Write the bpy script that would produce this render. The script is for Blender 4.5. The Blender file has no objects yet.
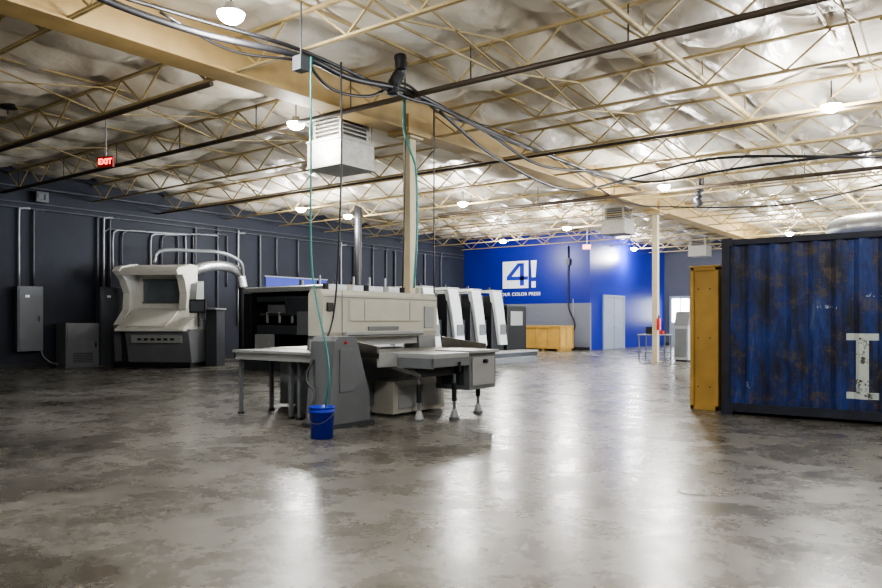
import bpy, math, random
from mathutils import Vector, noise, Matrix
random.seed(4)
F=742.5; CX=441; HY=321; EYE=1.36
A=math.radians(37.12); S=math.sin(A); C=math.cos(A)
def G(px,d,z=0.0):
    l=(px-CX)/F*d
    return (-S*d+C*l, C*d+S*l, z)
def PZ(px,py,d):
    return G(px,d,EYE+(HY-py)/F*d)

# ---------------- materials ----------------
def new_mat(name):
    m=bpy.data.materials.new(name); m.use_nodes=True
    nt=m.node_tree; b=nt.nodes['Principled BSDF']
    return m,nt,b
def mat(name,col,rough=0.5,metal=0.0,var=0.12,scale=3.0,bump=0.0,bscale=30,spec=0.5):
    m,nt,b=new_mat(name)
    tc=nt.nodes.new('ShaderNodeTexCoord')
    n=nt.nodes.new('ShaderNodeTexNoise'); n.inputs['Scale'].default_value=scale; n.inputs['Detail'].default_value=6
    nt.links.new(tc.outputs['Object'],n.inputs['Vector'])
    r=nt.nodes.new('ShaderNodeValToRGB')
    r.color_ramp.elements[0].position=0.3; r.color_ramp.elements[1].position=0.7
    r.color_ramp.elements[0].color=(*[c*(1-var) for c in col],1)
    r.color_ramp.elements[1].color=(*[min(1,c*(1+var)) for c in col],1)
    nt.links.new(n.outputs['Fac'],r.inputs['Fac']); nt.links.new(r.outputs['Color'],b.inputs['Base Color'])
    b.inputs['Roughness'].default_value=rough; b.inputs['Metallic'].default_value=metal
    b.inputs['Specular IOR Level'].default_value=spec
    if bump>0:
        n2=nt.nodes.new('ShaderNodeTexNoise'); n2.inputs['Scale'].default_value=bscale; n2.inputs['Detail'].default_value=5
        nt.links.new(tc.outputs['Object'],n2.inputs['Vector'])
        bp=nt.nodes.new('ShaderNodeBump'); bp.inputs['Strength'].default_value=bump; bp.inputs['Distance'].default_value=0.03
        nt.links.new(n2.outputs['Fac'],bp.inputs['Height']); nt.links.new(bp.outputs['Normal'],b.inputs['Normal'])
    return m
def emis(name,col,st):
    m,nt,b=new_mat(name)
    b.inputs['Base Color'].default_value=(*col,1)
    b.inputs['Emission Color'].default_value=(*col,1); b.inputs['Emission Strength'].default_value=st
    return m

M_cream=mat('machine_cream',(.44,.43,.37),.4,var=.06)
M_hood=mat('machine_off_white',(.70,.69,.64),.4,var=.05)
M_white=mat('machine_white',(.62,.64,.64),.4,var=.05)
M_lgrey=mat('machine_light_grey',(.29,.30,.30),.4,var=.06)
M_grey=mat('machine_grey',(.14,.15,.16),.4,var=.08)
M_dgrey=mat('machine_dark_grey',(.045,.05,.058),.45,var=.1)
M_black=mat('black_plastic',(.010,.010,.012),.45,var=.2)
M_steel=mat('stainless_steel',(.38,.36,.32),.28,1.0,var=.15,scale=8)
M_galv=mat('galvanised_steel',(.30,.29,.26),.5,.6,var=.15,scale=12)
M_duct=mat('duct_aluminium',(.55,.56,.57),.35,.8,var=.12,scale=12)
M_glass=mat('dark_screen',(.05,.06,.07),.15,var=.1)
M_glass2=mat('grey_window',(.14,.16,.18),.15,var=.1)
M_joist=mat('joist_paint_cream',(.36,.28,.135),.55,var=.18)
M_glulam=mat('girder_paint_tan',(.37,.26,.11),.6,var=.18,scale=2)
M_pipe=mat('sprinkler_pipe_dark',(.055,.04,.026),.5,var=.2)
M_post=mat('post_cream',(.43,.37,.24),.5,var=.08)
M_wood=mat('plywood',(.43,.26,.06),.65,var=.14,scale=3,bump=.1)
M_wood2=mat('wood_batten',(.37,.215,.05),.65,var=.15,scale=4)
M_blueb=mat('bucket_blue',(.01,.03,.46),.35,var=.05)
M_teal=mat('hose_teal',(.02,.18,.17),.4,var=.05)
M_red=mat('red_paint',(.5,.02,.02),.35,var=.05)
M_conduit=mat('conduit_dark',(.06,.063,.075),.45,.2,var=.1)
M_condl=mat('conduit_light',(.26,.27,.29),.4,.3,var=.1)
M_doorg=mat('door_grey',(.24,.27,.34),.45,var=.05)
M_signb=mat('sign_blue',(.015,.035,.36),.45,var=.05)
M_logo=mat('logo_white',(.8,.82,.86),.5,var=.02)
M_lamp=emis('lamp_lens',(.96,.98,1),160)
M_day=emis('daylight_glass',(.9,.95,1),7)
M_exit=emis('exit_red',(1,.03,.02),5.0)
M_exitf=mat('exit_face',(.30,.03,.02),.4)
M_base=mat('baseboard_dark',(.012,.013,.018),.6)
M_slate=mat('wall_slate',(.016,.019,.031),.65,var=.18,scale=.7,bump=.15,bscale=9,spec=.35)
M_dark=mat('far_wall_grey',(.06,.065,.088),.6,var=.1,scale=.7)
def wall_blue(band):
    m,nt,b=new_mat('wall_blue_band' if band>0 else 'wall_blue')
    g=nt.nodes.new('ShaderNodeNewGeometry'); s=nt.nodes.new('ShaderNodeSeparateXYZ'); nt.links.new(g.outputs['Position'],s.inputs[0])
    gt=nt.nodes.new('ShaderNodeMath'); gt.operation='GREATER_THAN'; gt.inputs[1].default_value=band
    nt.links.new(s.outputs['Z'],gt.inputs[0])
    n=nt.nodes.new('ShaderNodeTexNoise'); n.inputs['Scale'].default_value=.8
    nt.links.new(g.outputs['Position'],n.inputs['Vector'])
    r=nt.nodes.new('ShaderNodeValToRGB'); r.color_ramp.elements[0].color=(.006,.013,.18,1); r.color_ramp.elements[1].color=(.010,.020,.29,1)
    nt.links.new(n.outputs['Fac'],r.inputs['Fac'])
    mx=nt.nodes.new('ShaderNodeMix'); mx.data_type='RGBA'; mx.inputs[6].default_value=(.15,.16,.20,1)
    nt.links.new(gt.outputs[0],mx.inputs[0]); nt.links.new(r.outputs['Color'],mx.inputs[7]); nt.links.new(mx.outputs[2],b.inputs['Base Color'])
    b.inputs['Roughness'].default_value=.4
    return m
M_blueband=wall_blue(2.2); M_blue=wall_blue(-1)

def floor_mat():
    m,nt,b=new_mat('polished_concrete')
    g=nt.nodes.new('ShaderNodeNewGeometry')
    def noi(sc,det=6,dist=0,rough=.6):
        n=nt.nodes.new('ShaderNodeTexNoise'); n.inputs['Scale'].default_value=sc; n.inputs['Detail'].default_value=det
        n.inputs['Distortion'].default_value=dist; n.inputs['Roughness'].default_value=rough
        nt.links.new(g.outputs['Position'],n.inputs['Vector']); return n
    def ramp(src,p0,c0,p1,c1):
        r=nt.nodes.new('ShaderNodeValToRGB'); r.color_ramp.elements[0].position=p0; r.color_ramp.elements[0].color=(*c0,1)
        r.color_ramp.elements[1].position=p1; r.color_ramp.elements[1].color=(*c1,1); nt.links.new(src.outputs['Fac'],r.inputs['Fac']); return r.outputs['Color']
    def mul(a,c,f=1.0):
        q=nt.nodes.new('ShaderNodeMix'); q.data_type='RGBA'; q.blend_type='MULTIPLY'; q.inputs[0].default_value=f
        nt.links.new(a,q.inputs[6]); nt.links.new(c,q.inputs[7]); return q.outputs[2]
    a=noi(.30,6,.2,.6); c=noi(1.5,11,.2,.75); st=noi(.62,10,.4,.70); e=noi(40,3); sp=noi(7,4,0,.6); md=noi(4.8,8,.1,.7)
    col=ramp(a,.38,(.115,.109,.097),.62,(.210,.203,.188))
    col=mul(col,ramp(c,.40,(.66,.65,.61),.60,(1.08,1.08,1.08)))
    col=mul(col,ramp(md,.38,(.84,.83,.81),.62,(1.05,1.05,1.05)))
    col=mul(col,ramp(st,.39,(.50,.48,.44),.50,(1,1,1)),.8)
    col=mul(col,ramp(sp,.30,(.55,.53,.5),.37,(1,1,1)),.7)
    s=nt.nodes.new('ShaderNodeSeparateXYZ'); nt.links.new(g.outputs['Position'],s.inputs[0])
    def joint(out):
        ad=nt.nodes.new('ShaderNodeMath'); ad.operation='ADD'; ad.inputs[1].default_value=101.3; nt.links.new(out,ad.inputs[0])
        mo=nt.nodes.new('ShaderNodeMath'); mo.operation='MODULO'; mo.inputs[1].default_value=6.1; nt.links.new(ad.outputs[0],mo.inputs[0])
        lt=nt.nodes.new('ShaderNodeMath'); lt.operation='LESS_THAN'; lt.inputs[1].default_value=.012; nt.links.new(mo.outputs[0],lt.inputs[0]); return lt
    j1=joint(s.outputs['X']); j2=joint(s.outputs['Y'])
    mxx=nt.nodes.new('ShaderNodeMath'); mxx.operation='MAXIMUM'; nt.links.new(j1.outputs[0],mxx.inputs[0]); nt.links.new(j2.outputs[0],mxx.inputs[1])
    ml=nt.nodes.new('ShaderNodeMath'); ml.operation='MULTIPLY'; ml.inputs[1].default_value=.3; nt.links.new(mxx.outputs[0],ml.inputs[0])
    m3=nt.nodes.new('ShaderNodeMix'); m3.data_type='RGBA'; m3.inputs[7].default_value=(.06,.055,.05,1)
    nt.links.new(ml.outputs[0],m3.inputs[0]); nt.links.new(col,m3.inputs[6]); nt.links.new(m3.outputs[2],b.inputs['Base Color'])
    mr=nt.nodes.new('ShaderNodeMapRange'); mr.inputs[1].default_value=.35; mr.inputs[2].default_value=.65; mr.inputs[3].default_value=.21; mr.inputs[4].default_value=.34
    nt.links.new(c.outputs['Fac'],mr.inputs[0]); nt.links.new(mr.outputs[0],b.inputs['Roughness'])
    b.inputs['Specular IOR Level'].default_value=.5
    bp=nt.nodes.new('ShaderNodeBump'); bp.inputs['Strength'].default_value=.05; bp.inputs['Distance'].default_value=.01
    nt.links.new(e.outputs['Fac'],bp.inputs['Height']); nt.links.new(bp.outputs['Normal'],b.inputs['Normal'])
    return m
M_floor=floor_mat()

def insul_mat():
    m,nt,b=new_mat('insulation_vinyl_facing')
    g=nt.nodes.new('ShaderNodeNewGeometry')
    n=nt.nodes.new('ShaderNodeTexNoise'); n.inputs['Scale'].default_value=.6; n.inputs['Detail'].default_value=6
    nt.links.new(g.outputs['Position'],n.inputs['Vector'])
    r=nt.nodes.new('ShaderNodeValToRGB'); r.color_ramp.elements[0].position=.35; r.color_ramp.elements[0].color=(.54,.48,.38,1)
    r.color_ramp.elements[1].position=.65; r.color_ramp.elements[1].color=(.83,.79,.71,1)
    nt.links.new(n.outputs['Fac'],r.inputs['Fac']); nt.links.new(r.outputs['Color'],b.inputs['Base Color'])
    b.inputs['Roughness'].default_value=.38
    mp=nt.nodes.new('ShaderNodeMapping'); mp.inputs['Scale'].default_value=(1.6,.8,1)
    nt.links.new(g.outputs['Position'],mp.inputs['Vector'])
    v=nt.nodes.new('ShaderNodeTexNoise'); v.inputs['Scale'].default_value=2.2; v.inputs['Detail'].default_value=5; v.inputs['Distortion'].default_value=.6
    nt.links.new(mp.outputs[0],v.inputs['Vector'])
    bp=nt.nodes.new('ShaderNodeBump'); bp.inputs['Strength'].default_value=.45; bp.inputs['Distance'].default_value=.10
    nt.links.new(v.outputs['Fac'],bp.inputs['Height']); nt.links.new(bp.outputs['Normal'],b.inputs['Normal'])
    return m
M_ins=insul_mat()

def container_mat():
    m,nt,b=new_mat('container_blue_paint')
    g=nt.nodes.new('ShaderNodeNewGeometry'); s=nt.nodes.new('ShaderNodeSeparateXYZ'); nt.links.new(g.outputs['Position'],s.inputs[0])
    mp=nt.nodes.new('ShaderNodeMapping'); mp.inputs['Scale'].default_value=(3.0,3.0,.7); nt.links.new(g.outputs['Position'],mp.inputs['Vector'])
    n=nt.nodes.new('ShaderNodeTexNoise'); n.inputs['Scale'].default_value=1.5; n.inputs['Detail'].default_value=10; n.inputs['Roughness'].default_value=.72; nt.links.new(mp.outputs[0],n.inputs['Vector'])
    r=nt.nodes.new('ShaderNodeValToRGB'); cr=r.color_ramp
    cr.elements[0].position=.40; cr.elements[0].color=(.014,.016,.024,1); cr.elements[1].position=.50; cr.elements[1].color=(.011,.023,.09,1)
    e=cr.elements.new(.60); e.color=(.016,.042,.18,1); e=cr.elements.new(.69); e.color=(.08,.11,.19,1)
    nt.links.new(n.outputs['Fac'],r.inputs['Fac'])
    n2=nt.nodes.new('ShaderNodeTexNoise'); n2.inputs['Scale'].default_value=4.5; n2.inputs['Detail'].default_value=12; n2.inputs['Roughness'].default_value=.8; nt.links.new(g.outputs['Position'],n2.inputs['Vector'])
    r2=nt.nodes.new('ShaderNodeValToRGB'); r2.color_ramp.elements[0].position=.52; r2.color_ramp.elements[0].color=(0,0,0,1); r2.color_ramp.elements[1].position=.61; r2.color_ramp.elements[1].color=(.9,.9,.9,1)
    nt.links.new(n2.outputs['Fac'],r2.inputs['Fac'])
    mx=nt.nodes.new('ShaderNodeMix'); mx.data_type='RGBA'; mx.inputs[7].default_value=(.085,.065,.05,1)
    nt.links.new(r2.outputs['Color'],mx.inputs[0]); nt.links.new(r.outputs['Color'],mx.inputs[6])
    def M(op,a,bv):
        q=nt.nodes.new('ShaderNodeMath'); q.operation=op
        for i,vv in enumerate((a,bv)):
            if vv is None: continue
            if isinstance(vv,(int,float)): q.inputs[i].default_value=vv
            else: nt.links.new(vv,q.inputs[i])
        return q.outputs[0]
    def rect(cx,hx,cz,hz):
        return M('MULTIPLY',M('MULTIPLY',M('LESS_THAN',M('ABSOLUTE',M('SUBTRACT',s.outputs['X'],cx),None),hx),M('LESS_THAN',M('ABSOLUTE',M('SUBTRACT',s.outputs['Z'],cz),None),hz)),M('LESS_THAN',s.outputs['Y'],11.3))
    sh=M('MAXIMUM',M('MAXIMUM',rect(-1.48,.075,.76,.42),rect(-1.48,.19,1.15,.045)),rect(-1.48,.19,.37,.045))
    wear=M('LESS_THAN',n2.outputs['Fac'],.57)
    fac=M('MULTIPLY',sh,wear)
    lab=M('MAXIMUM',rect(-1.35,.10,1.72,.04),M('MAXIMUM',rect(-1.9,.12,1.55,.025),rect(-2.92,.03,.45,.05)))
    fac=M('MAXIMUM',fac,M('MULTIPLY',lab,M('GREATER_THAN',n2.outputs['Fac'],.52)))
    mx2=nt.nodes.new('ShaderNodeMix'); mx2.data_type='RGBA'; mx2.inputs[7].default_value=(.46,.51,.47,1)
    nt.links.new(fac,mx2.inputs[0]); nt.links.new(mx.outputs[2],mx2.inputs[6]); nt.links.new(mx2.outputs[2],b.inputs['Base Color'])
    b.inputs['Roughness'].default_value=.45; b.inputs['Specular IOR Level'].default_value=.4
    return m
M_cont=container_mat()
M_contd=mat('container_frame_dark',(.010,.013,.026),.55,var=.5,scale=6)

# ---------------- mesh builder ----------------
class MB:
    def __init__(s): s.v=[]; s.f=[]; s.mi=[]; s.mats=[]; s.sm=[]
    def _m(s,m):
        if m not in s.mats: s.mats.append(m)
        return s.mats.index(m)
    def add(s,vs,fs,m,smooth=False):
        o=len(s.v); s.v+= [tuple(v) for v in vs]; k=s._m(m)
        for f in fs: s.f.append([i+o for i in f]); s.mi.append(k); s.sm.append(smooth)
    def box(s,x0,x1,y0,y1,z0,z1,m):
        vs=[(x,y,z) for x in (x0,x1) for y in (y0,y1) for z in (z0,z1)]
        s.add(vs,[(0,1,3,2),(4,6,7,5),(0,4,5,1),(2,3,7,6),(0,2,6,4),(1,5,7,3)],m)
    def cbox(s,c,sz,m): s.box(c[0]-sz[0]/2,c[0]+sz[0]/2,c[1]-sz[1]/2,c[1]+sz[1]/2,c[2]-sz[2]/2,c[2]+sz[2]/2,m)
    def prism(s,prof,axis,lo,hi,m):
        n=len(prof); vs=[]
        for t in (lo,hi):
            for a,b in prof:
                vs.append((t,a,b) if axis=='x' else (a,t,b) if axis=='y' else (a,b,t))
        s.add(vs,[list(range(n))[::-1],list(range(n,2*n))]+[(i,(i+1)%n,n+(i+1)%n,n+i) for i in range(n)],m)
    def cyl(s,p0,p1,r,m,seg=10,r2=None,caps=True):
        p0=Vector(p0);p1=Vector(p1);d=p1-p0
        if d.length<1e-6: return
        q=d.to_track_quat('Z','Y'); r2=r if r2 is None else r2; vs=[]
        for p,rr in ((p0,r),(p1,r2)):
            for i in range(seg):
                a=2*math.pi*i/seg+math.pi/4; vs.append(p+q@Vector((rr*math.cos(a),rr*math.sin(a),0)))
        fs=[(i,(i+1)%seg,seg+(i+1)%seg,seg+i) for i in range(seg)]
        s.add(vs,fs,m,seg>5)
        if caps:
            s.add(vs,[list(range(seg))[::-1],list(range(seg,2*seg))],m)
    def bar(s,p0,p1,w,m): s.cyl(p0,p1,w*.707,m,4,caps=True)
    def tube(s,pts,r,m,seg=8,sub=6,ridge=0):
        P=[Vector(p) for p in pts]; out=[]
        if len(P)>2 and sub>1:
            Q=[P[0]*2-P[1]]+P+[P[-1]*2-P[-2]]
            for i in range(1,len(Q)-2):
                for k in range(sub):
                    t=k/sub; a,b,c,d=Q[i-1],Q[i],Q[i+1],Q[i+2]
                    out.append(.5*((2*b)+(c-a)*t+(2*a-5*b+4*c-d)*t*t+(3*b-a-3*c+d)*t**3))
            out.append(P[-1])
        else: out=P
        vs=[]; n=len(out)
        for i,p in enumerate(out):
            t=(out[min(i+1,n-1)]-out[max(i-1,0)]).normalized()
            up=Vector((0,0,1)) if abs(t.z)<.95 else Vector((1,0,0))
            a=t.cross(up).normalized(); b=a.cross(t)
            rr=r*(1+ridge*(i%2))
            for k in range(seg):
                th=2*math.pi*k/seg; vs.append(p+a*rr*math.cos(th)+b*rr*math.sin(th))
        fs=[(i*seg+k,i*seg+(k+1)%seg,(i+1)*seg+(k+1)%seg,(i+1)*seg+k) for i in range(n-1) for k in range(seg)]
        fs2=[list(range(seg)),list(range((n-1)*seg,n*seg))[::-1]]
        s.add(vs,fs+fs2,m,True)
    def obj(s,name,bevel=0,loc=None,rot=0):
        me=bpy.data.meshes.new(name); me.from_pydata(s.v,[],s.f)
        for m in s.mats: me.materials.append(m)
        for i,p in enumerate(me.polygons): p.material_index=s.mi[i]; p.use_smooth=s.sm[i]
        import bmesh
        bm=bmesh.new(); bm.from_mesh(me); bmesh.ops.recalc_face_normals(bm,faces=bm.faces); bm.to_mesh(me); bm.free()
        o=bpy.data.objects.new(name,me); bpy.context.collection.objects.link(o)
        if loc: o.location=loc
        o.rotation_euler=(0,0,rot)
        if bevel:
            b=o.modifiers.new('bevel','BEVEL'); b.width=bevel; b.segments=2; b.limit_method='ANGLE'; b.angle_limit=math.radians(50)
        return o

XL=-22.4; XR=8.0; YF=41.1; YB=-9.0; YO=31.6; XO=-15.26; H=5.74
# ---------------- room shell ----------------
b=MB(); b.box(XL-.2,XR+.2,YB-.2,YF+.2,-.2,0,M_floor); b.obj('floor')
b=MB(); b.box(XL-.2,XL,YB,YF+.2,0,H+.2,M_slate); b.obj('wall_left')
b=MB(); b.box(XL,XR,YF,YF+.2,0,H+.2,M_dark); b.obj('wall_back')
b=MB(); b.box(XR,XR+.2,YB,YF+.2,0,H+.2,M_dark); b.obj('wall_right')
b=MB(); b.box(XL-.2,XR+.2,YB-.2,YB,0,H+.2,M_slate); b.obj('wall_front')
b=MB(); b.box(XL,XO,YO,YO+.15,0,H+.2,M_blueband); b.obj('wall_office_front')
b=MB(); b.box(XO-.15,XO,YO+.15,YF,0,H+.2,M_blue); b.obj('wall_office_side')
b=MB(); b.box(XL,XL+.02,YB,YO,0,.14,M_base); b.obj('baseboard_left')
b=MB(); b.box(XO,XR,YF-.02,YF,0,.14,M_base); b.obj('baseboard_back')
b=MB(); b.box(XL+.02,XO,YO-.02,YO,0,.14,M_base); b.obj('baseboard_office')

# ceiling: sagging faced insulation
PX=1.35; JY=2.44; J0=9.35
def jy(k): return J0+JY*k
nx=int((XR-XL)/.11); ny=int((YF-YB)/.12)
vs=[];fs=[]
for j in range(ny+1):
    y=YB+(YF-YB)*j/ny
    for i in range(nx+1):
        x=XL+(XR-XL)*i/nx
        xx=x+.14*noise.noise(Vector((x*.3,y*.5,3)))
        cell=math.floor(xx/PX); cy=math.floor((y-J0)/JY)
        u=abs(math.sin(math.pi*xx/PX)); v=abs(math.sin(math.pi*(y-J0)/JY))
        amp=.36+.22*noise.noise(Vector((cell*3.7,cy*2.3,.5)))
        sag=amp*(u**.5)*(.2+.8*v**.5)
        r1=1-abs(noise.noise(Vector((x*1.7,y*1.1,4))))*2
        sag+=.04*noise.noise(Vector((x*1.5,y*1.2,0)))+.025*noise.noise(Vector((x*4,y*3,7)))+.04*max(0,r1)**3*u
        vs.append((x,y,H+.12-sag))
for j in range(ny):
    for i in range(nx):
        a=j*(nx+1)+i; fs.append((a,a+nx+1,a+nx+2,a+1))
b=MB(); b.add(vs,fs,M_ins,True); b.obj('ceiling')

b=MB()
ZB=5.02; ZT=5.52
for k in range(-7,14):
    y=jy(k)
    if y<YB+.3 or y>YF-.3: continue
    x1=XR-.02; x0=XL+.05
    if y>YO: x0=XO+.05
    b.box(x0,x1,y-.035,y+.035,ZT,ZT+.04,M_joist)
    b.box(x0,x1,y-.032,y-.008,ZB,ZB+.035,M_joist); b.box(x0,x1,y+.008,y+.032,ZB,ZB+.035,M_joist)
    x=x0; i=0
    while x+1.8<x1:
        b.bar((x,y,ZT),(x+.6,y,ZB+.03),.028,M_joist); b.bar((x+.6,y,ZB+.03),(x+1.2,y,ZT),.028,M_joist)
        x+=1.8 if i%2 else 1.2; i+=1
b.obj('roof_joist_trusses')
b=MB()
x=-20.9
while x<XR:
    y1=YF if x>XO+.2 else YO
    b.box(x-.02,x+.02,YB,y1,ZT+.03,ZT+.07,M_joist)
    x+=PX*2
for x in (-17.2,-12.8,-5.9,-1.6):
    for k in range(-3,13):
        y=jy(k)
        if y+JY>(YF if x>XO else YO): continue
        b.bar((x,y,ZB+.03),(x,y+JY,ZT),.024,M_joist); b.bar((x,y,ZT),(x,y+JY,ZB+.03),.024,M_joist)
b.obj('roof_purlins_and_bridging')
b=MB(); b.box(-9.45,-9.05,YB,YF,5.02,5.70,M_glulam); b.box(-9.49,-9.01,YB,YF,5.0,5.04,M_glulam)
for y in (-1.7,11.2,24.1,37.0): b.box(-9.52,-8.98,y-.35,y+.35,4.94,5.3,M_glulam)
b.obj('roof_girder',.01)
for y in (-1.7,11.2,24.1,37.0):
    b=MB(); b.box(-9.34,-9.16,y-.09,y+.09,0.015,4.9,M_post); b.box(-9.42,-9.08,y-.17,y+.17,0,.02,M_post); b.box(-9.44,-9.06,y-.2,y+.2,4.9,4.94,M_post)
    b.obj('support_column',.008)
p=G(358,26); b=MB(); b.cyl((p[0],p[1],0),(p[0],p[1],5.4),.13,M_black,12); b.box(p[0]-.2,p[0]+.2,p[1]-.2,p[1]+.2,0,.02,M_dgrey); b.obj('steel_column')

b=MB()
b.cyl((XL+.02,9.2,4.97),(XR-.02,9.2,4.97),.045,M_pipe)
b.cyl((XL+.02,6.9,4.97),(-9.6,6.9,4.97),.04,M_pipe)
b.cyl((XO,20.0,4.94),(XR-.02,20.0,4.94),.05,M_pipe); b.cyl((XL+.02,14.0,4.92),(XR-.02,14.0,4.92),.03,M_pipe)
for i in range(12):
    x=XL+1+i*2.5
    b.cyl((x,9.2,5.0),(x,9.2,5.5),.012,M_pipe,6); b.cyl((x,20,5),(x,20,5.5),.012,M_pipe,6)
b.cyl((-3.8,YB+.02,5.2),(-3.8,YF-.02,5.2),.05,M_joist); b.cyl((-6.4,YB+.02,5.3),(-6.4,YF-.02,5.3),.022,M_joist)
for k in range(-5,13): b.cyl((-3.8,jy(k)+.1,5.2),(-3.8,jy(k)+.1,5.5),.012,M_joist,6)
b.obj('sprinkler_pipes')

# ---------------- lamps ----------------
lamps=[(PZ(231,15,8.74),130),(PZ(296,124,13.6),75),(PZ(301,209,23.9),150),(PZ(348,216,25.5),120),(PZ(463,204,22.8),190),(PZ(503,245,33.5),220),(PZ(567,228,28.7),300),(PZ(664,187,19.9),330),(PZ(634,243,37),240),
 ((-1.0,2.5,5),260),((2.5,7.5,5),260),((-9.5,-2,5),50),((-2.3,13.9,5),280),((2.5,19,5),300),((-2.5,26,5),350),((-7,33,5),320),((2,33,5),250),((-2,-5,5),130)]  # extra fixtures, mostly out of view, added to light the front and right
def dome(b,x,y,z,r,h,m,seg=20,rings=5):
    vs=[];fs=[]
    for i in range(rings):
        a=math.pi/2*i/rings
        for k in range(seg): t=2*math.pi*k/seg; vs.append((x+r*math.cos(a)*math.cos(t),y+r*math.cos(a)*math.sin(t),z-h*math.sin(a)))
    vs.append((x,y,z-h))
    for i in range(rings-1):
        for k in range(seg): fs.append((i*seg+k,i*seg+(k+1)%seg,(i+1)*seg+(k+1)%seg,(i+1)*seg+k))
    for k in range(seg): fs.append(((rings-1)*seg+k,(rings-1)*seg+(k+1)%seg,rings*seg))
    b.add(vs,fs,m,True)
for (x,y,z),en in lamps:
    z=4.98
    b=MB()
    b.cyl((x,y,5.4),(x,y,z+.1),.012,M_black,6)
    b.cyl((x,y,z+.12),(x,y,z+.04),.06,M_galv,16,.09)
    b.cyl((x,y,z+.04),(x,y,z),.12,M_galv,24,.165)
    dome(b,x,y,z,.155,.12,M_lamp)
    lo=b.obj('high_bay_lamp')
    L=bpy.data.lights.new('light','POINT'); L.energy=en; L.shadow_soft_size=.16; L.color=(1,.975,.93)
    o=bpy.data.objects.new('light',L); o.location=(x,y,z-.4); bpy.context.collection.objects.link(o); o.parent=lo
for i,y in enumerate((21,28,35)):
    b=MB(); b.box(XR-.03,XR,y-2,y+2,1.2,3.4,M_day)
    for t in (-2,-.67,.67,2): b.box(XR-.08,XR,y+t-.04,y+t+.04,1.15,3.45,M_lgrey)
    for z in (1.15,3.4): b.box(XR-.08,XR,y-2,y+2,z,z+.08,M_lgrey)
    wo=b.obj('window_%d'%(i+1))
    L=bpy.data.lights.new('daylight','AREA'); L.shape='RECTANGLE'; L.size=4; L.size_y=2.2; L.energy=900; L.color=(.84,.92,1)
    o=bpy.data.objects.new('daylight',L); o.location=(XR-.12,y,2.3); o.rotation_euler=(0,math.radians(90),0); bpy.context.collection.objects.link(o); o.parent=wo

# ---------------- doors ----------------
b=MB()
b.box(XO,XO+.07,32.95,33.05,0,2.62,M_doorg); b.box(XO,XO+.07,35.35,35.45,0,2.62,M_doorg); b.box(XO,XO+.07,33.05,35.35,2.54,2.62,M_doorg)
b.box(XO,XO+.045,33.05,34.18,0.01,2.54,M_doorg); b.box(XO,XO+.045,34.22,35.35,0.01,2.54,M_doorg); b.box(XO,XO+.03,34.18,34.22,0.01,2.54,M_black)
for y in (34.05,34.35): b.cyl((XO+.045,y,1.05),(XO+.1,y,1.05),.015,M_steel); b.bar((XO+.1,y-.06,1.05),(XO+.1,y+.06,1.05),.03,M_steel)
b.obj('door_1',.004)
b=MB(); b.box(-14.95,-13.7,YF-.06,YF,0,2.75,M_doorg); b.box(-14.8,-13.85,YF-.08,YF-.05,1.3,2.6,M_day); b.box(-14.36,-14.3,YF-.1,YF-.05,1.3,2.6,M_doorg)
b.obj('door_2')

# ---------------- logo ----------------
def txt(body,loc,size,m,name,rot=(math.pi/2,0,0),ext=.01,par=None,bold=0.0,align='CENTER',sp=1.0):
    c=bpy.data.curves.new(name,'FONT'); c.body=body; c.size=size; c.extrude=ext; c.align_x=align; c.align_y='CENTER'; c.offset=bold; c.space_character=sp
    o=bpy.data.objects.new(name,c); o.location=loc; o.rotation_euler=rot; c.materials.append(m); bpy.context.collection.objects.link(o)
    if par: o.parent=par
    return o
e=bpy.data.objects.new('wall_logo_sign',None); bpy.context.collection.objects.link(e)
b=MB(); yy=YO-.012
b.box(-20.02,-18.55,yy,YO,2.98,4.32,M_logo); o=b.obj('logo_square'); o.parent=e
b=MB()
def quad(pts,m): b.prism(pts,'y',yy-.012,yy,m)
quad([(-19.02,3.10),(-18.78,3.10),(-18.78,4.22),(-19.02,4.22)],M_signb)
quad([(-19.78,3.38),(-18.56,3.38),(-18.56,3.56),(-19.78,3.56)],M_signb)
quad([(-19.78,3.56),(-19.50,3.56),(-18.86,4.22),(-19.14,4.22)],M_signb)
o=b.obj('logo_numeral'); o.parent=e
b=MB()
b.prism([(-18.35,3.5),(-18.15,3.5),(-18.08,4.32),(-18.4,4.32)],'y',yy,YO,M_logo); b.box(-18.36,-18.14,yy,YO,3.0,3.3,M_logo); o=b.obj('logo_exclamation'); o.parent=e
txt('FOUR COLOR PRESS',(-19.05,yy,2.68),.235,M_logo,'logo_text',par=e,bold=0,sp=1.12)
b=MB(); b.box(XL,XL+.04,18.5,21.7,2.6,3.05,M_signb); b.box(XL,XL+.05,18.45,21.75,2.56,2.6,M_lgrey); b.box(XL,XL+.05,18.45,21.75,3.05,3.09,M_lgrey); b.obj('blue_wall_banner')

# ---------------- shipping container ----------------
def corr(b,x0,x1,z0,z1,base,depth,axis,sgn,m,pitch=.278):
    pts=[];t=x0
    while t<x1-1e-3:
        for dt,dd in ((0,0),(.072,0),(.142,1),(.210,1)):
            if t+dt<x1: pts.append((t+dt,base-sgn*depth*dd))
        t+=pitch
    pts.append((x1,base))
    vs=[]
    for a,q in pts:
        for z in (z0,z1): vs.append((a,q,z) if axis=='y' else (q,a,z))
    b.add(vs,[(2*i,2*i+2,2*i+3,2*i+1) for i in range(len(pts)-1)],m)
cx0,cx1,cy0,cy1,cH=-3.28,-.84,11.14,17.2,2.56
b=MB()
corr(b,cx0+.1,cx1-.1,.16,cH-.1,cy0+.02,.040,'y',-1,M_cont)
corr(b,cx0+.1,cx1-.1,.16,cH-.1,cy1-.02,.040,'y',1,M_cont)
corr(b,cy0+.1,cy1-.1,.16,cH-.1,cx0+.02,.040,'x',-1,M_cont)
corr(b,cy0+.1,cy1-.1,.16,cH-.1,cx1-.02,.040,'x',1,M_cont)
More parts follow.
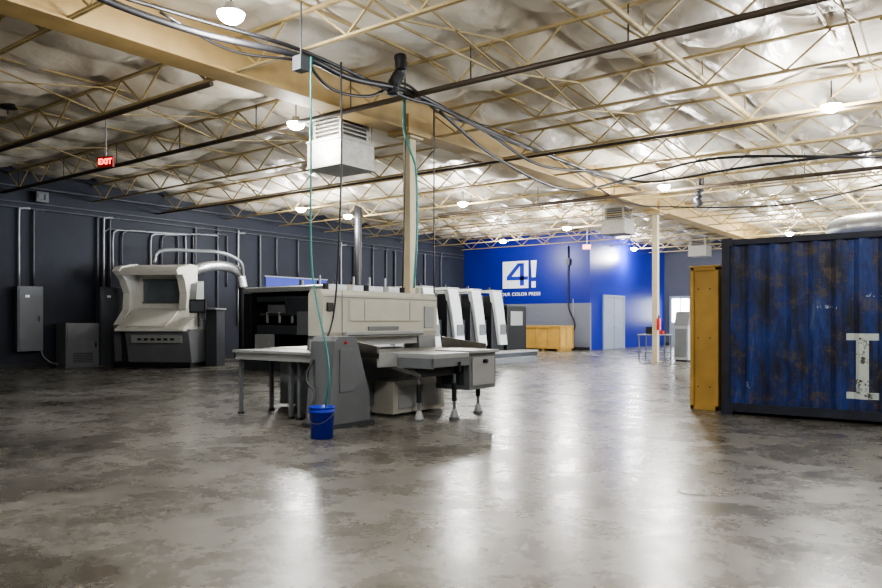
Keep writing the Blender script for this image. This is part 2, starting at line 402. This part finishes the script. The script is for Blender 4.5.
for x in (cx0,cx1-.11):
    for y in (cy0,cy1-.11): b.box(x,x+.11,y,y+.11,.06,cH-.02,M_contd)
for y in (cy0,cy1-.09): b.box(cx0+.1,cx1-.1,y+.005,y+.085,.05,.17,M_contd); b.box(cx0+.1,cx1-.1,y+.005,y+.085,cH-.10,cH-.02,M_contd)
for x in (cx0,cx1-.09): b.box(x+.005,x+.085,cy0+.1,cy1-.1,.05,.17,M_contd); b.box(x+.005,x+.085,cy0+.1,cy1-.1,cH-.1,cH-.02,M_contd)
for x in (cx0-.005,cx1-.157):
    for y in (cy0-.005,cy1-.157):
        for z in (0,cH-.12): b.box(x,x+.162,y,y+.162,z,z+.12,M_contd)
b.box(cx0+.05,cx1-.05,cy0+.05,cy1-.05,cH-.05,cH-.03,M_cont); b.box(cx0+.05,cx1-.05,cy0+.05,cy1-.05,.1,.15,M_contd)
b.obj('shipping_container')
b=MB(); b.tube([(-2.1,13.2,2.76),(-1.8,12.9,2.78),(-1.4,12.75,2.78),(-1.0,12.8,2.77),(-.9,13.3,2.76)],.2,M_duct,14,14,.07); b.obj('flexible_duct')
b=MB(); x0,x1,y0,y1,h=-3.84,-3.44,11.5,13.2,2.2
b.box(x0,x1,y0,y1,.02,h-.02,M_wood)
for z in (0,h-.07): b.box(x0-.01,x1+.01,y0-.02,y0,z,z+.07,M_wood)
for x in (x0-.01,x1-.04): b.box(x,x+.05,y0-.02,y0,0,h,M_wood)
for z in (.35,1.1,1.85):
    for x in (x0+.1,x1-.12): b.cyl((x,y0-.004,z),(x,y0,z),.012,M_black,8)
for y in (y0,y0+.8,y1-.08): b.box(x0-.025,x0,y,y+.08,0,h,M_wood2)
b.box(x0-.02,x1+.02,y0-.03,y1,h-.02,h+.01,M_wood)
b.obj('wooden_crate',.004)
def crate(x0,x1,y0,y1,h):
    b=MB(); b.box(x0,x1,y0,y1,.1,h,M_wood)
    n=3
    for i in range(n+1):
        x=x0+(x1-x0)*i/n; b.box(x-.05,x+.05,y0-.03,y0,.1,h,M_wood2)
    for i in range(3):
        y=y0+(y1-y0)*i/2; b.box(x1,x1+.03,y-.05,y+.05,.1,h,M_wood2)
    for z in (.1,h-.1): b.box(x0-.05,x1+.05,y0-.035,y0,z,z+.1,M_wood2); b.box(x1,x1+.035,y0,y1,z,z+.1,M_wood2)
    for x in (x0+.05,(x0+x1)/2,x1-.15): b.box(x,x+.1,y0,y1,0,.1,M_wood2)
    b.obj('wooden_crate',.004)
crate(-17.7,-15.85,29.8,31.0,1.15)

# ---------------- bucket ----------------
p=G(322,8.63); b=MB(); seg=28
prof=[(.0,.012),(.118,.012),(.122,0),(.128,.0),(.140,.30),(.153,.30),(.153,.33),(.143,.33),(.143,.352),(.152,.352),(.152,.368),(.138,.368),(.120,.02),(0,.02)]
vs=[(r*math.cos(2*math.pi*k/seg),r*math.sin(2*math.pi*k/seg),z) for r,z in prof for k in range(seg)]
b.add(vs,[(i*seg+k,i*seg+(k+1)%seg,(i+1)*seg+(k+1)%seg,(i+1)*seg+k) for i in range(len(prof)-1) for k in range(seg)],M_blueb,True)
b.tube([(.155*math.cos(a),.155*math.sin(a)*1.0-.02*math.sin(a),.31-.13*abs(math.sin(a))) for a in [math.pi+math.pi*i/10 for i in range(11)]],.004,M_steel,6,2)
b.obj('plastic_bucket',loc=(p[0],p[1],0),rot=.3)
BK=p

# ---------------- cutter ----------------
b=MB()
b.prism([(-7.88,1.12),(-7.62,1.12),(-7.58,1.2),(-7.58,1.74),(-7.64,1.81),(-7.83,1.81),(-7.88,1.74)],'y',7.28,9.9,M_cream)
b.box(-7.58,-7.555,7.8,9.45,1.36,1.66,M_cream); b.box(-7.58,-7.57,7.3,9.88,1.70,1.71,M_grey); b.box(-7.58,-7.565,8.2,8.9,1.22,1.28,M_grey)
b.box(-7.59,-7.56,9.55,9.8,1.25,1.6,M_lgrey)
b.box(-7.60,-7.555,7.35,7.47,1.5,1.62,M_black); b.box(-7.58,-7.57,7.65,7.66,1.14,1.8,M_grey)
for y in (8.1,9.15): b.box(-7.557,-7.55,y,y+.012,1.36,1.66,M_grey)
b.box(-7.60,-7.50,7.68,9.45,1.13,1.20,M_lgrey); b.box(-7.52,-7.49,7.7,9.43,1.145,1.16,M_black)
for y,c in ((7.5,M_black),(8.0,M_cream),(8.35,M_black),(8.8,M_lgrey),(9.2,M_black),(9.6,M_cream)): b.cyl((-7.75,y,1.8),(-7.75,y,1.90),.045,c,12)
b.box(-7.87,-7.64,7.4,9.6,1.0,1.13,M_lgrey)
for y0,y1 in ((7.28,7.6),(9.45,9.9)):
    b.prism([(-8.05,0.03),(-7.5,.03),(-7.55,.5),(-7.62,1.15),(-7.88,1.15)],'y',y0,y1,M_grey)
b.box(-8.0,-7.3,7.6,9.45,.06,.84,M_lgrey); b.box(-7.3,-7.27,7.8,9.2,.15,.75,M_grey); b.box(-7.4,-6.9,8.0,9.2,.03,.5,M_cream)
b.box(-6.9,-6.88,8.1,8.5,.1,.42,M_lgrey); b.box(-6.9,-6.88,8.65,9.1,.1,.42,M_lgrey)
b.prism([(6.56,0.04),(7.32,.04),(7.30,.42),(7.06,1.12),(7.0,1.16),(6.72,1.16),(6.66,1.1)],'x',-7.15,-6.72,M_grey)
b.prism([(6.52,0.0),(7.36,.0),(7.36,.05),(6.52,.05)],'x',-7.18,-6.68,M_dgrey)
b.box(-6.72,-6.705,6.74,6.98,.45,1.0,M_grey); b.box(-7.5,-7.15,6.95,7.5,.05,1.1,M_lgrey)
b.cyl((-6.72,6.85,1.08),(-6.70,6.85,1.08),.02,M_red,10)
b.box(-9.4,-7.98,7.7,9.5,.86,.94,M_steel); b.box(-9.2,-8.2,7.9,9.2,.05,.86,M_grey)
b.box(-7.62,-6.62,7.38,9.95,.86,.93,M_steel)
b.box(-6.66,-6.615,7.38,8.6,.74,.93,M_lgrey)
b.prism([(-7.45,.93),(-6.62,.93),(-6.62,1.02),(-7.45,1.16)],'y',7.34,7.38,M_steel)
b.prism([(-7.5,.93),(-6.62,.93),(-6.62,1.0),(-7.5,1.1)],'y',9.93,9.96,M_steel)
b.box(-6.62,-5.98,7.75,8.56,.86,.92,M_lgrey); b.box(-6.62,-6.0,7.75,7.78,.72,.86,M_grey); b.box(-6.02,-5.98,7.75,8.56,.74,.86,M_grey)
b.box(-6.62,-6.02,8.62,9.3,.38,.90,M_grey); b.box(-6.02,-6.0,8.68,9.24,.44,.84,M_lgrey); b.box(-6.6,-5.98,8.58,9.34,.90,.94,M_lgrey)
b.box(-6.5,-6.1,8.60,8.62,.45,.8,M_dgrey); b.cyl((-6.0,8.96,.78),(-5.94,8.96,.78),.03,M_black,10)
b.cyl((-5.96,8.3,.8),(-5.96,8.3,.66),.02,M_black,8)
b.box(-6.5,-6.2,7.85,8.5,.6,.74,M_dgrey)
b.bar((-6.95,7.6,.82),(-6.1,7.95,.55),.05,M_steel); b.bar((-6.3,7.87,.6),(-6.7,7.87,.86),.05,M_lgrey)
for x,y in ((-6.33,7.87),(-6.08,8.34),(-6.2,9.1)):
    b.cyl((x,y,.0),(x,y,.03),.075,M_grey,16); b.cyl((x,y,.03),(x,y,.14),.065,M_lgrey,16,.03); b.cyl((x,y,.14),(x,y,.62),.022,M_grey,10); b.cyl((x,y,.25),(x,y,.5),.035,M_black,10)
b.box(-9.02,-7.15,6.84,7.6,.90,.94,M_lgrey); b.box(-9.0,-7.17,6.86,6.9,.80,.90,M_lgrey); b.box(-9.0,-8.96,6.86,7.58,.80,.90,M_lgrey); b.box(-9.0,-7.17,7.54,7.58,.80,.90,M_lgrey)
for x,y in ((-8.93,6.93),(-7.9,6.98),(-8.93,7.5),(-7.72,6.98)):
    b.box(x-.025,x+.025,y-.025,y+.025,.03,.9,M_grey); b.cyl((x,y,0),(x,y,.03),.05,M_black,10)
b.obj('paper_cutting_machine',.012)

# ---------------- printing press ----------------
b=MB()
X0,X1=-16.9,-13.6
b.box(X0,X1,13.2,16.9,.0,.25,M_dgrey)
b.box(X0+.15,X1-.05,13.9,16.9,.25,2.0,M_black)
b.prism([(13.2,2.14),(16.9,2.05),(16.9,2.3),(13.35,2.3),(13.2,2.26)],'x',X0,X1,M_lgrey)
b.box(X0,X0+.3,13.2,16.9,.25,2.12,M_black); b.box(X1-.4,X1,13.2,16.9,.25,2.12,M_dgrey)
b.box(X0+.3,X1-.4,13.5,13.9,1.3,2.12,M_black)
b.box(X0+.5,X1-.9,13.25,13.3,1.88,2.02,M_dgrey); b.box(X0+.6,X1-1.1,13.25,13.3,1.5,1.58,M_steel)
for i in range(3): b.box(X0+.9+i*.5,X0+.96+i*.5,13.24,13.3,1.3,1.6,M_lgrey)
b.box(X0+.9,X0+1.6,13.3,13.5,1.55,1.8,M_grey)
b.box(X0+1.7,X1-.6,13.22,13.3,1.5,2.0,M_dgrey)
b.box(X0+.5,X1-.5,13.25,13.9,1.0,1.25,M_dgrey); b.box(X0+.5,X1-.5,13.3,13.9,.3,.6,M_grey); b.box(X0+.6,X0+1.2,13.1,13.3,.4,1.0,M_lgrey)
b.box(X1-.9,X1-.3,13.0,13.2,1.0,1.6,M_grey)
for yy2 in (13.6,14.7,15.8): b.box(X1,X1+.03,yy2,yy2+.9,.4,1.9,M_lgrey)
b.box(X0,X1,16.9,22.3,.0,.3,M_dgrey); b.box(X0+.2,X1-.25,16.9,22.2,.3,1.4,M_dgrey)
y=17.0
for i in range(4):
    b.box(X0+.1,X1-.05,y+.1,y+.85,.3,2.2,M_black)
    b.prism([(y,2.34),(y+.52,2.34),(y+.70,1.75),(y+.93,.55),(y+.46,.55),(y+.24,1.5)],'x',X1-.1,X1+.06,M_white)
    b.prism([(y,2.30),(y+.6,2.30),(y+.7,2.40),(y+.08,2.40)],'x',X0,X1,M_lgrey)
    b.box(X1+.06,X1+.09,y+.45,y+.8,.9,1.25,M_grey)
    b.cyl((X1-.3,y+.3,2.35),(X1-.3,y+.3,2.5),.05,M_black,8)
    y+=1.25
b.box(X0+.2,X1-.1,21.9,23.2,0,1.85,M_black); b.box(X1-.1,X1-.07,22.1,22.9,1.2,1.7,M_lgrey); b.box(X0+.2,X1-.1,21.9,23.2,1.85,1.92,M_dgrey)
b.box(X1,X1+.75,16.9,22.6,.3,.36,M_lgrey); b.box(X1,X1+.7,16.9,22.6,.0,.3,M_dgrey); b.box(X1+.75,X1+1.05,17.5,22.0,0,.18,M_grey)
for i in range(5):
    x,y=-15.2+.1*i,13.8+.55*i
    b.cyl((x,y,2.28),(x,y,2.48),.06,M_black if i%2 else M_grey,10); b.cyl((x+.5,y+.2,2.28),(x+.5,y+.2,2.6),.03,M_lgrey,8)
b.obj('offset_printing_press',.015)
b=MB(); p=G(509,30.0)
b.prism([(0,0),(.7,0),(.7,1.0),(.5,1.1),(-.05,.9)],'x',-.5,.5,M_white)
b.box(-.35,.35,.45,.52,1.1,1.75,M_black); b.box(-.55,.55,.5,.72,0,1.15,M_dgrey); b.box(-.3,.3,.44,.455,1.18,1.68,M_glass)
b.obj('press_control_console',.02,loc=(p[0],p[1],0),rot=.4)

# ---------------- plate setter ----------------
b=MB()
W=1.25
b.prism([(-.70,0.14),(.75,.14),(.75,1.12),(-.78,1.12),(-.9,1.0)],'x',-W+.55,W,M_grey)
b.prism([(-.5,0.14),(.75,.14),(.75,1.3),(-.5,1.3)],'x',-W+.1,-W+.55,M_dgrey)
b.prism([(-.92,.72),(-.86,.72),(-.86,.95),(-.93,.95)],'x',-W+.75,W-.2,M_lgrey)
for i in range(6): b.box(-.3+.2*i,-.18+.2*i,-.94,-.92,.80,.86,M_black)
b.prism([(-.75,.0),(.7,.0),(.7,.16),(-.75,.16)],'x',-W+.12,W-.02,M_black)
b.prism([(-1.0,1.12),(.15,1.75),(.4,1.75),(.4,1.1),(-.7,1.08),(-1.0,1.06)],'x',-W+.28,W-.1,M_hood)
b.prism([(-.90,1.19),(-.1,1.625),(-.12,1.66),(-.92,1.225)],'x',-W+.6,.55,M_hood)
b.box(-W+.2,.55,.45,.75,1.7,3.0,M_hood)
b.prism([(-.55,2.72),(.75,2.85),(.75,3.06),(.3,3.08),(-.5,2.94),(-.62,2.84)],'x',-W+.05,.75,M_hood)
b.box(-W+.4,.35,.40,.45,1.95,2.6,M_glass2); b.box(-W+.35,.4,.42,.46,1.9,1.95,M_grey); b.box(-W+.35,.4,.42,.46,2.6,2.65,M_grey)
b.prism([(-.5,1.2),(.75,1.2),(.75,3.04),(.35,3.12),(-.5,2.98),(-.66,2.84),(-.3,2.6),(-.05,2.2),(-.1,1.7),(-.6,1.25)],'x',-W,-W+.22,M_hood)
b.prism([(-.5,.16),(.75,.16),(.75,1.2),(-.6,1.2)],'x',-W,-W+.22,M_grey)
b.prism([(-.35,2.85),(-.1,2.6),(.05,2.2),(.0,1.7),(.75,1.7),(.75,3.06),(.3,3.09)],'x',.5,.74,M_hood)
b.prism([(.1,1.3),(.75,1.3),(.75,2.6),(.3,2.5)],'x',.74,.95,M_lgrey)
b.box(.95,W,-.1,.7,1.1,1.4,M_lgrey)
b.box(1.0,1.5,-.35,-.28,1.6,2.0,M_black); b.box(1.04,1.46,-.36,-.345,1.64,1.96,M_glass2); b.box(1.22,1.28,-.28,-.2,1.2,1.8,M_dgrey)
b.box(1.3,1.65,.1,.7,.0,1.7,M_dgrey); b.box(1.1,1.7,-.1,.7,1.7,1.75,M_lgrey)
p=G(163,22.4)
b.obj('plate_setting_machine',.03,loc=(p[0],p[1],0),rot=math.radians(30))
b=MB()
b.tube([PZ(154,262,22.9),PZ(157,253,23.0),PZ(168,250,23.2),PZ(195,251,23.7),PZ(222,253,24.2),PZ(240,262,24.8),PZ(243,275,25.2)],.06,M_condl,10,6)
b.tube([PZ(186,275,23.4),PZ(200,268,23.6),PZ(222,266,24.4),PZ(238,272,25.2),PZ(243,288,25.3)],.16,M_duct,14,12,.08)
p0=PZ(243,275,25.2); b.cyl((p0[0],p0[1],2.5),(p0[0],p0[1],0),.14,M_black,14)
b.obj('exhaust_ducting')

# ---------------- wall equipment left ----------------
def cabinet(name,y0,y1,z0,z1,dep,m,vents=False):
    b=MB(); x=XL+.13
    b.box(x,x+dep,y0,y1,z0,z1,m); b.box(x+dep,x+dep+.02,y0+.04,y1-.04,z0+.06,z1-.05,m)
    b.box(x-.105,x,y0+.1,y1-.1,max(z0,.2)+.05,z1-.1,M_conduit)
    b.box(x+dep+.02,x+dep+.04,y1-.14,y1-.10,(z0+z1)/2-.08,(z0+z1)/2+.08,M_black)
    if vents:
        for k in range(6): b.box(x+dep+.02,x+dep+.028,y0+.2,y1-.2,z0+.15+.05*k,z0+.17+.05*k,M_black)
    elif z1-z0>1: b.box(x+dep+.02,x+dep+.026,y0+.2,y0+.32,z1-.32,z1-.25,M_logo)
    b.obj(name,.008)
M_pan=mat('panel_grey',(.085,.092,.105),.45,var=.08)
cabinet('electrical_panel',9.45,10.15,.5,2.35,.2,M_pan)
cabinet('floor_cabinet',10.6,11.6,0,1.3,.6,M_grey,True)
cabinet('electrical_cabinet',11.8,12.5,0,2.4,.3,M_pan)
cabinet('electrical_panel',15.2,15.7,1.2,2.0,.15,M_grey)
cabinet('electrical_panel',8.0,8.3,3.2,3.6,.12,M_pan)
cabinet('electrical_panel',10.0,10.35,4.8,5.1,.12,M_pan)
b=MB(); xw=XL+.07
for z in (4.75,4.6): b.cyl((xw,3,z),(xw,YO-.1,z),.03,M_conduit)
b.cyl((xw,5,5.2),(xw,YO-.1,5.2),.045,M_conduit)
for y,z0 in ((9.6,2.35),(10.0,2.35),(11.9,2.4),(12.1,2.4),(12.3,2.4),(8.15,3.6),(15.4,2.0),(16.3,1.2),(17.2,1.2),(19,3.1),(20.1,3.1),(22.5,1),(24.5,1),(25.4,1),(27,1),(29.5,1)):
    b.tube([(xw,y,z0),(xw,y,4.4),(xw,y+.05,4.57),(xw,y+.3,4.6)],.035,M_condl if y in (9.6,12.1,17.2,22.5,27) else M_conduit,8,5)
for k,y in enumerate((13.0,13.3,13.6,14.6,15.0)):
    b.tube([(xw,y-.9,3.0),(xw,y-.9,4.0),(xw,y-.8,4.2),(xw,y-.5,4.25),(xw,y+1.5,4.25+.05*k),(xw,y+1.7,4.15),(xw,y+1.7,2.6)],.03,M_condl if k%2 else M_conduit,8,5)
for y in (18.2,23.3,26,28.2): b.cyl((xw,y,.2),(xw,y,4.6),.05,M_conduit)
b.tube([(xw,10.2,.6),(xw+.02,10.25,.35),(xw+.05,10.45,.15),(xw+.3,10.55,.1)],.025,M_condl,8,5)
b.obj('conduit_run')
b=MB(); x=-16.35
b.tube([(x,YO-.05,4.9),(x,YO-.05,2.6),(x+.05,YO-.06,1.9),(x+.25,YO-.07,1.5),(x+.35,YO-.06,1.1),(x+.1,YO-.06,.8)],.035,M_black,8,6); b.cyl((x+.25,YO-.04,0.2),(x+.25,YO-.04,2.4),.02,M_condl)
b.box(x-.1,x+.1,YO-.12,YO-.01,4.0,4.3,M_black)
b.obj('power_cable_drop')

# ---------------- hanging coolers ----------------
def heater(px,d,zb,s=1.0):
    p=G(px,d,zb); b=MB()
    b.box(-.5*s,.5*s,-.5*s,.5*s,0,.55*s,M_galv)
    b.box(-.52*s,.52*s,-.52*s,.52*s,.52*s,.57*s,M_galv); b.box(-.52*s,.52*s,-.52*s,.52*s,-.02,.03*s,M_galv)
    for k in range(5): b.box(-.42*s,.42*s,-.42*s,.42*s,(.60+.085*k)*s,(.63+.085*k)*s,M_galv)
    b.box(-.34*s,.34*s,-.34*s,.34*s,.57*s,1.0*s,M_pipe); b.box(-.42*s,.42*s,-.42*s,.42*s,1.02*s,1.06*s,M_galv)
    for sx in (-1,1):
        for sy in (-1,1): b.cyl((.46*sx*s,.46*sy*s,.5*s),(.46*sx*s,.46*sy*s,5.4-zb),.014,M_galv,6); b.box(.38*sx*s-.03,.38*sx*s+.03,.38*sy*s-.03,.38*sy*s+.03,.55*s,1.05*s,M_galv)
    b.obj('hanging_air_cooler',.006,loc=(p[0],p[1],zb))
heater(341,14.2,4.25,.9); heater(618,26,4.4,.85); heater(700,36,4.5,.85)

def exit_sign(px,py,d,rotz):
    p=PZ(px,py,d); e=bpy.data.objects.new('exit_sign',None); e.location=p; e.rotation_euler=(0,0,rotz); bpy.context.collection.objects.link(e)
    b=MB(); b.box(-.17,.17,-.025,.025,-.1,.1,M_exitf); b.cyl((0,0,.1),(0,0,5.3-p[2]),.012,M_condl,8); o=b.obj('sign_body'); o.parent=e
    t=txt('EXIT',(0,-.03,0),.15,M_exit,'sign_letters',ext=.003,par=e,bold=.003)
exit_sign(106,162,14,.35); exit_sign(587,247,30,.2)

# ---------------- cables ----------------
b=MB()
b.tube([PZ(60,-30,7.6),PZ(105,0,8.2),PZ(200,33,9.0),PZ(300,56,9.6),PZ(350,78,10.4),PZ(410,92,11.8),PZ(470,122,13.5),PZ(540,152,16.5),PZ(640,190,22.5)],.045,M_black,8,10)
b.tube([PZ(105,-8,8.2),PZ(200,20,9.1),PZ(300,50,9.8),PZ(400,95,11.6),PZ(440,108,12.5),PZ(500,138,14.6),PZ(560,160,17.5),PZ(600,178,20)],.028,M_black,8,10)
b.tube([PZ(480,128,14),PZ(540,165,16),PZ(600,172,18),PZ(650,182,19),PZ(740,168,17),PZ(882,150,14)],.03,M_black,8,10)
b.tube([PZ(300,52,9.7),PZ(330,88,10.2),PZ(370,96,11.2),PZ(405,84,11.7),PZ(450,118,13),PZ(530,140,16.5),PZ(620,200,22),PZ(680,207,24),PZ(780,205,20),PZ(882,185,15)],.022,M_black,8,10)
b.tube([PZ(440,112,12.5),PZ(500,160,15),PZ(570,190,18),PZ(640,176,19),PZ(720,158,16.5),PZ(882,157,13.5)],.03,M_black,8,10)
b.tube([PZ(160,12,8.6),PZ(230,50,9.4),PZ(296,60,9.7)],.018,M_black,8,8)
b.obj('overhead_power_cables')
b=MB()
tp=PZ(311,57,9.3); b.tube([tp,(tp[0],tp[1],3.5),(tp[0]+.02,tp[1],2),(BK[0]+.04,BK[1]+.06,.9),(BK[0]+.03,BK[1]+.03,.35),(BK[0],BK[1],.06)],.012,M_teal,8,8)
b.obj('air_hose')
b=MB()
tp=PZ(404,92,11.9); b.tube([tp,PZ(404,130,11.9),PZ(410,150,11.9),PZ(416,172,12),PZ(417,230,12),PZ(414,288,12)],.018,M_teal,8,8)
b.obj('air_hose')
b=MB(); tp=PZ(341,62,10.0); b.tube([tp,(tp[0],tp[1],3.2),(tp[0]-.05,tp[1]-.1,1.4),(-7.0,6.45,.7),(-6.6,6.2,.5),(-6.5,6.05,.3)],.013,M_black,8,8); b.obj('power_cord')
b=MB(); tp=PZ(434,110,12.4); b.tube([tp,(tp[0],tp[1],3),(tp[0],tp[1],1.82)],.012,M_black,8,4); b.obj('power_cord')
b=MB(); tp=PZ(405,75,11.9); b.tube([tp,(tp[0],tp[1],3.5),(tp[0]-.05,tp[1],1.84)],.012,M_black,8,4); b.obj('power_cord')
b=MB(); b.tube([PZ(393,95,11.4),PZ(393,86,11.4),PZ(397,78,11.4),PZ(401,70,11.4),PZ(400,55,11.4)],.09,M_black,12,5,.1); b.obj('black_flexible_elbow')
b=MB(); b.tube([PZ(700,206,20),PZ(697,199,20),PZ(700,191,20),PZ(700,178,20)],.10,M_black,12,5,.1); b.obj('black_flexible_elbow')
p=PZ(8,108,14.5); b=MB(); b.cyl(p,(p[0],p[1],p[2]+.14),.17,M_black,16,.08); b.cyl((p[0],p[1],p[2]+.14),(p[0],p[1],5.4),.015,M_black,6); b.obj('pendant_speaker')
p=PZ(301,64,9.4); b=MB(); b.cbox(p,(.15,.15,.18),M_dgrey); b.cyl(p,(p[0],p[1],5.4),.012,M_dgrey,6); b.obj('junction_box')

# ---------------- right far items ----------------
b=MB(); p=G(655,26.2)
b.box(-.5,.5,-.35,.35,.86,.9,M_lgrey)
for x in (-.46,.46):
    for y in (-.31,.31): b.bar((x,y,0),(x,y,.86),.04,M_grey)
b.box(-.46,.46,-.3,.3,.25,.28,M_grey); b.box(-.3,0,-.1,.15,.9,1.15,M_black); b.box(.1,.3,-.1,.1,.9,1.02,M_red)
b.obj('work_table',loc=(p[0],p[1],0))
b=MB(); p=G(684,25.2)
b.box(-.24,.24,-.3,.3,.05,1.2,M_lgrey); b.prism([(-.3,1.2),(.3,1.2),(.3,1.68),(-.1,1.68)],'x',-.24,.24,M_grey); b.box(-.2,.2,-.32,-.3,.15,1.1,M_grey); b.box(-.2,.2,-.3,.3,0,.05,M_black)
b.obj('equipment_cabinet',.01,loc=(p[0],p[1],0))
b=MB(); p=(-9.07,23.92,1.2); b.cyl((p[0],p[1],1.05),(p[0],p[1],1.45),.07,M_red,14); b.cyl((p[0],p[1],1.45),(p[0],p[1],1.55),.03,M_black,8); b.obj('fire_extinguisher')
M_drain=mat('drain_metal',(.10,.09,.08),.4,.2)
b=MB(); p=G(693,5.9); b.cyl((p[0],p[1],0),(p[0],p[1],.003),.12,M_drain,28); b.cyl((p[0],p[1],.003),(p[0],p[1],.005),.10,M_floor,28); b.obj('floor_cleanout_cover')

# ---------------- camera & colour ----------------
cam=bpy.data.cameras.new('camera'); cam.lens=F/882*36; cam.sensor_width=36; cam.shift_y=(HY-294)/882
co=bpy.data.objects.new('camera',cam); co.location=(0,0,EYE); co.rotation_euler=(math.pi/2,0,A); bpy.context.collection.objects.link(co)
bpy.context.scene.camera=co
w=bpy.data.worlds.new('world'); w.use_nodes=True; w.node_tree.nodes['Background'].inputs[0].default_value=(.5,.55,.65,1); w.node_tree.nodes['Background'].inputs[1].default_value=.3
bpy.context.scene.world=w
vs=bpy.context.scene.view_settings; vs.view_transform='AgX'
try: vs.look='AgX - Medium High Contrast'
except Exception as ex: print(ex)
vs.exposure=0.82
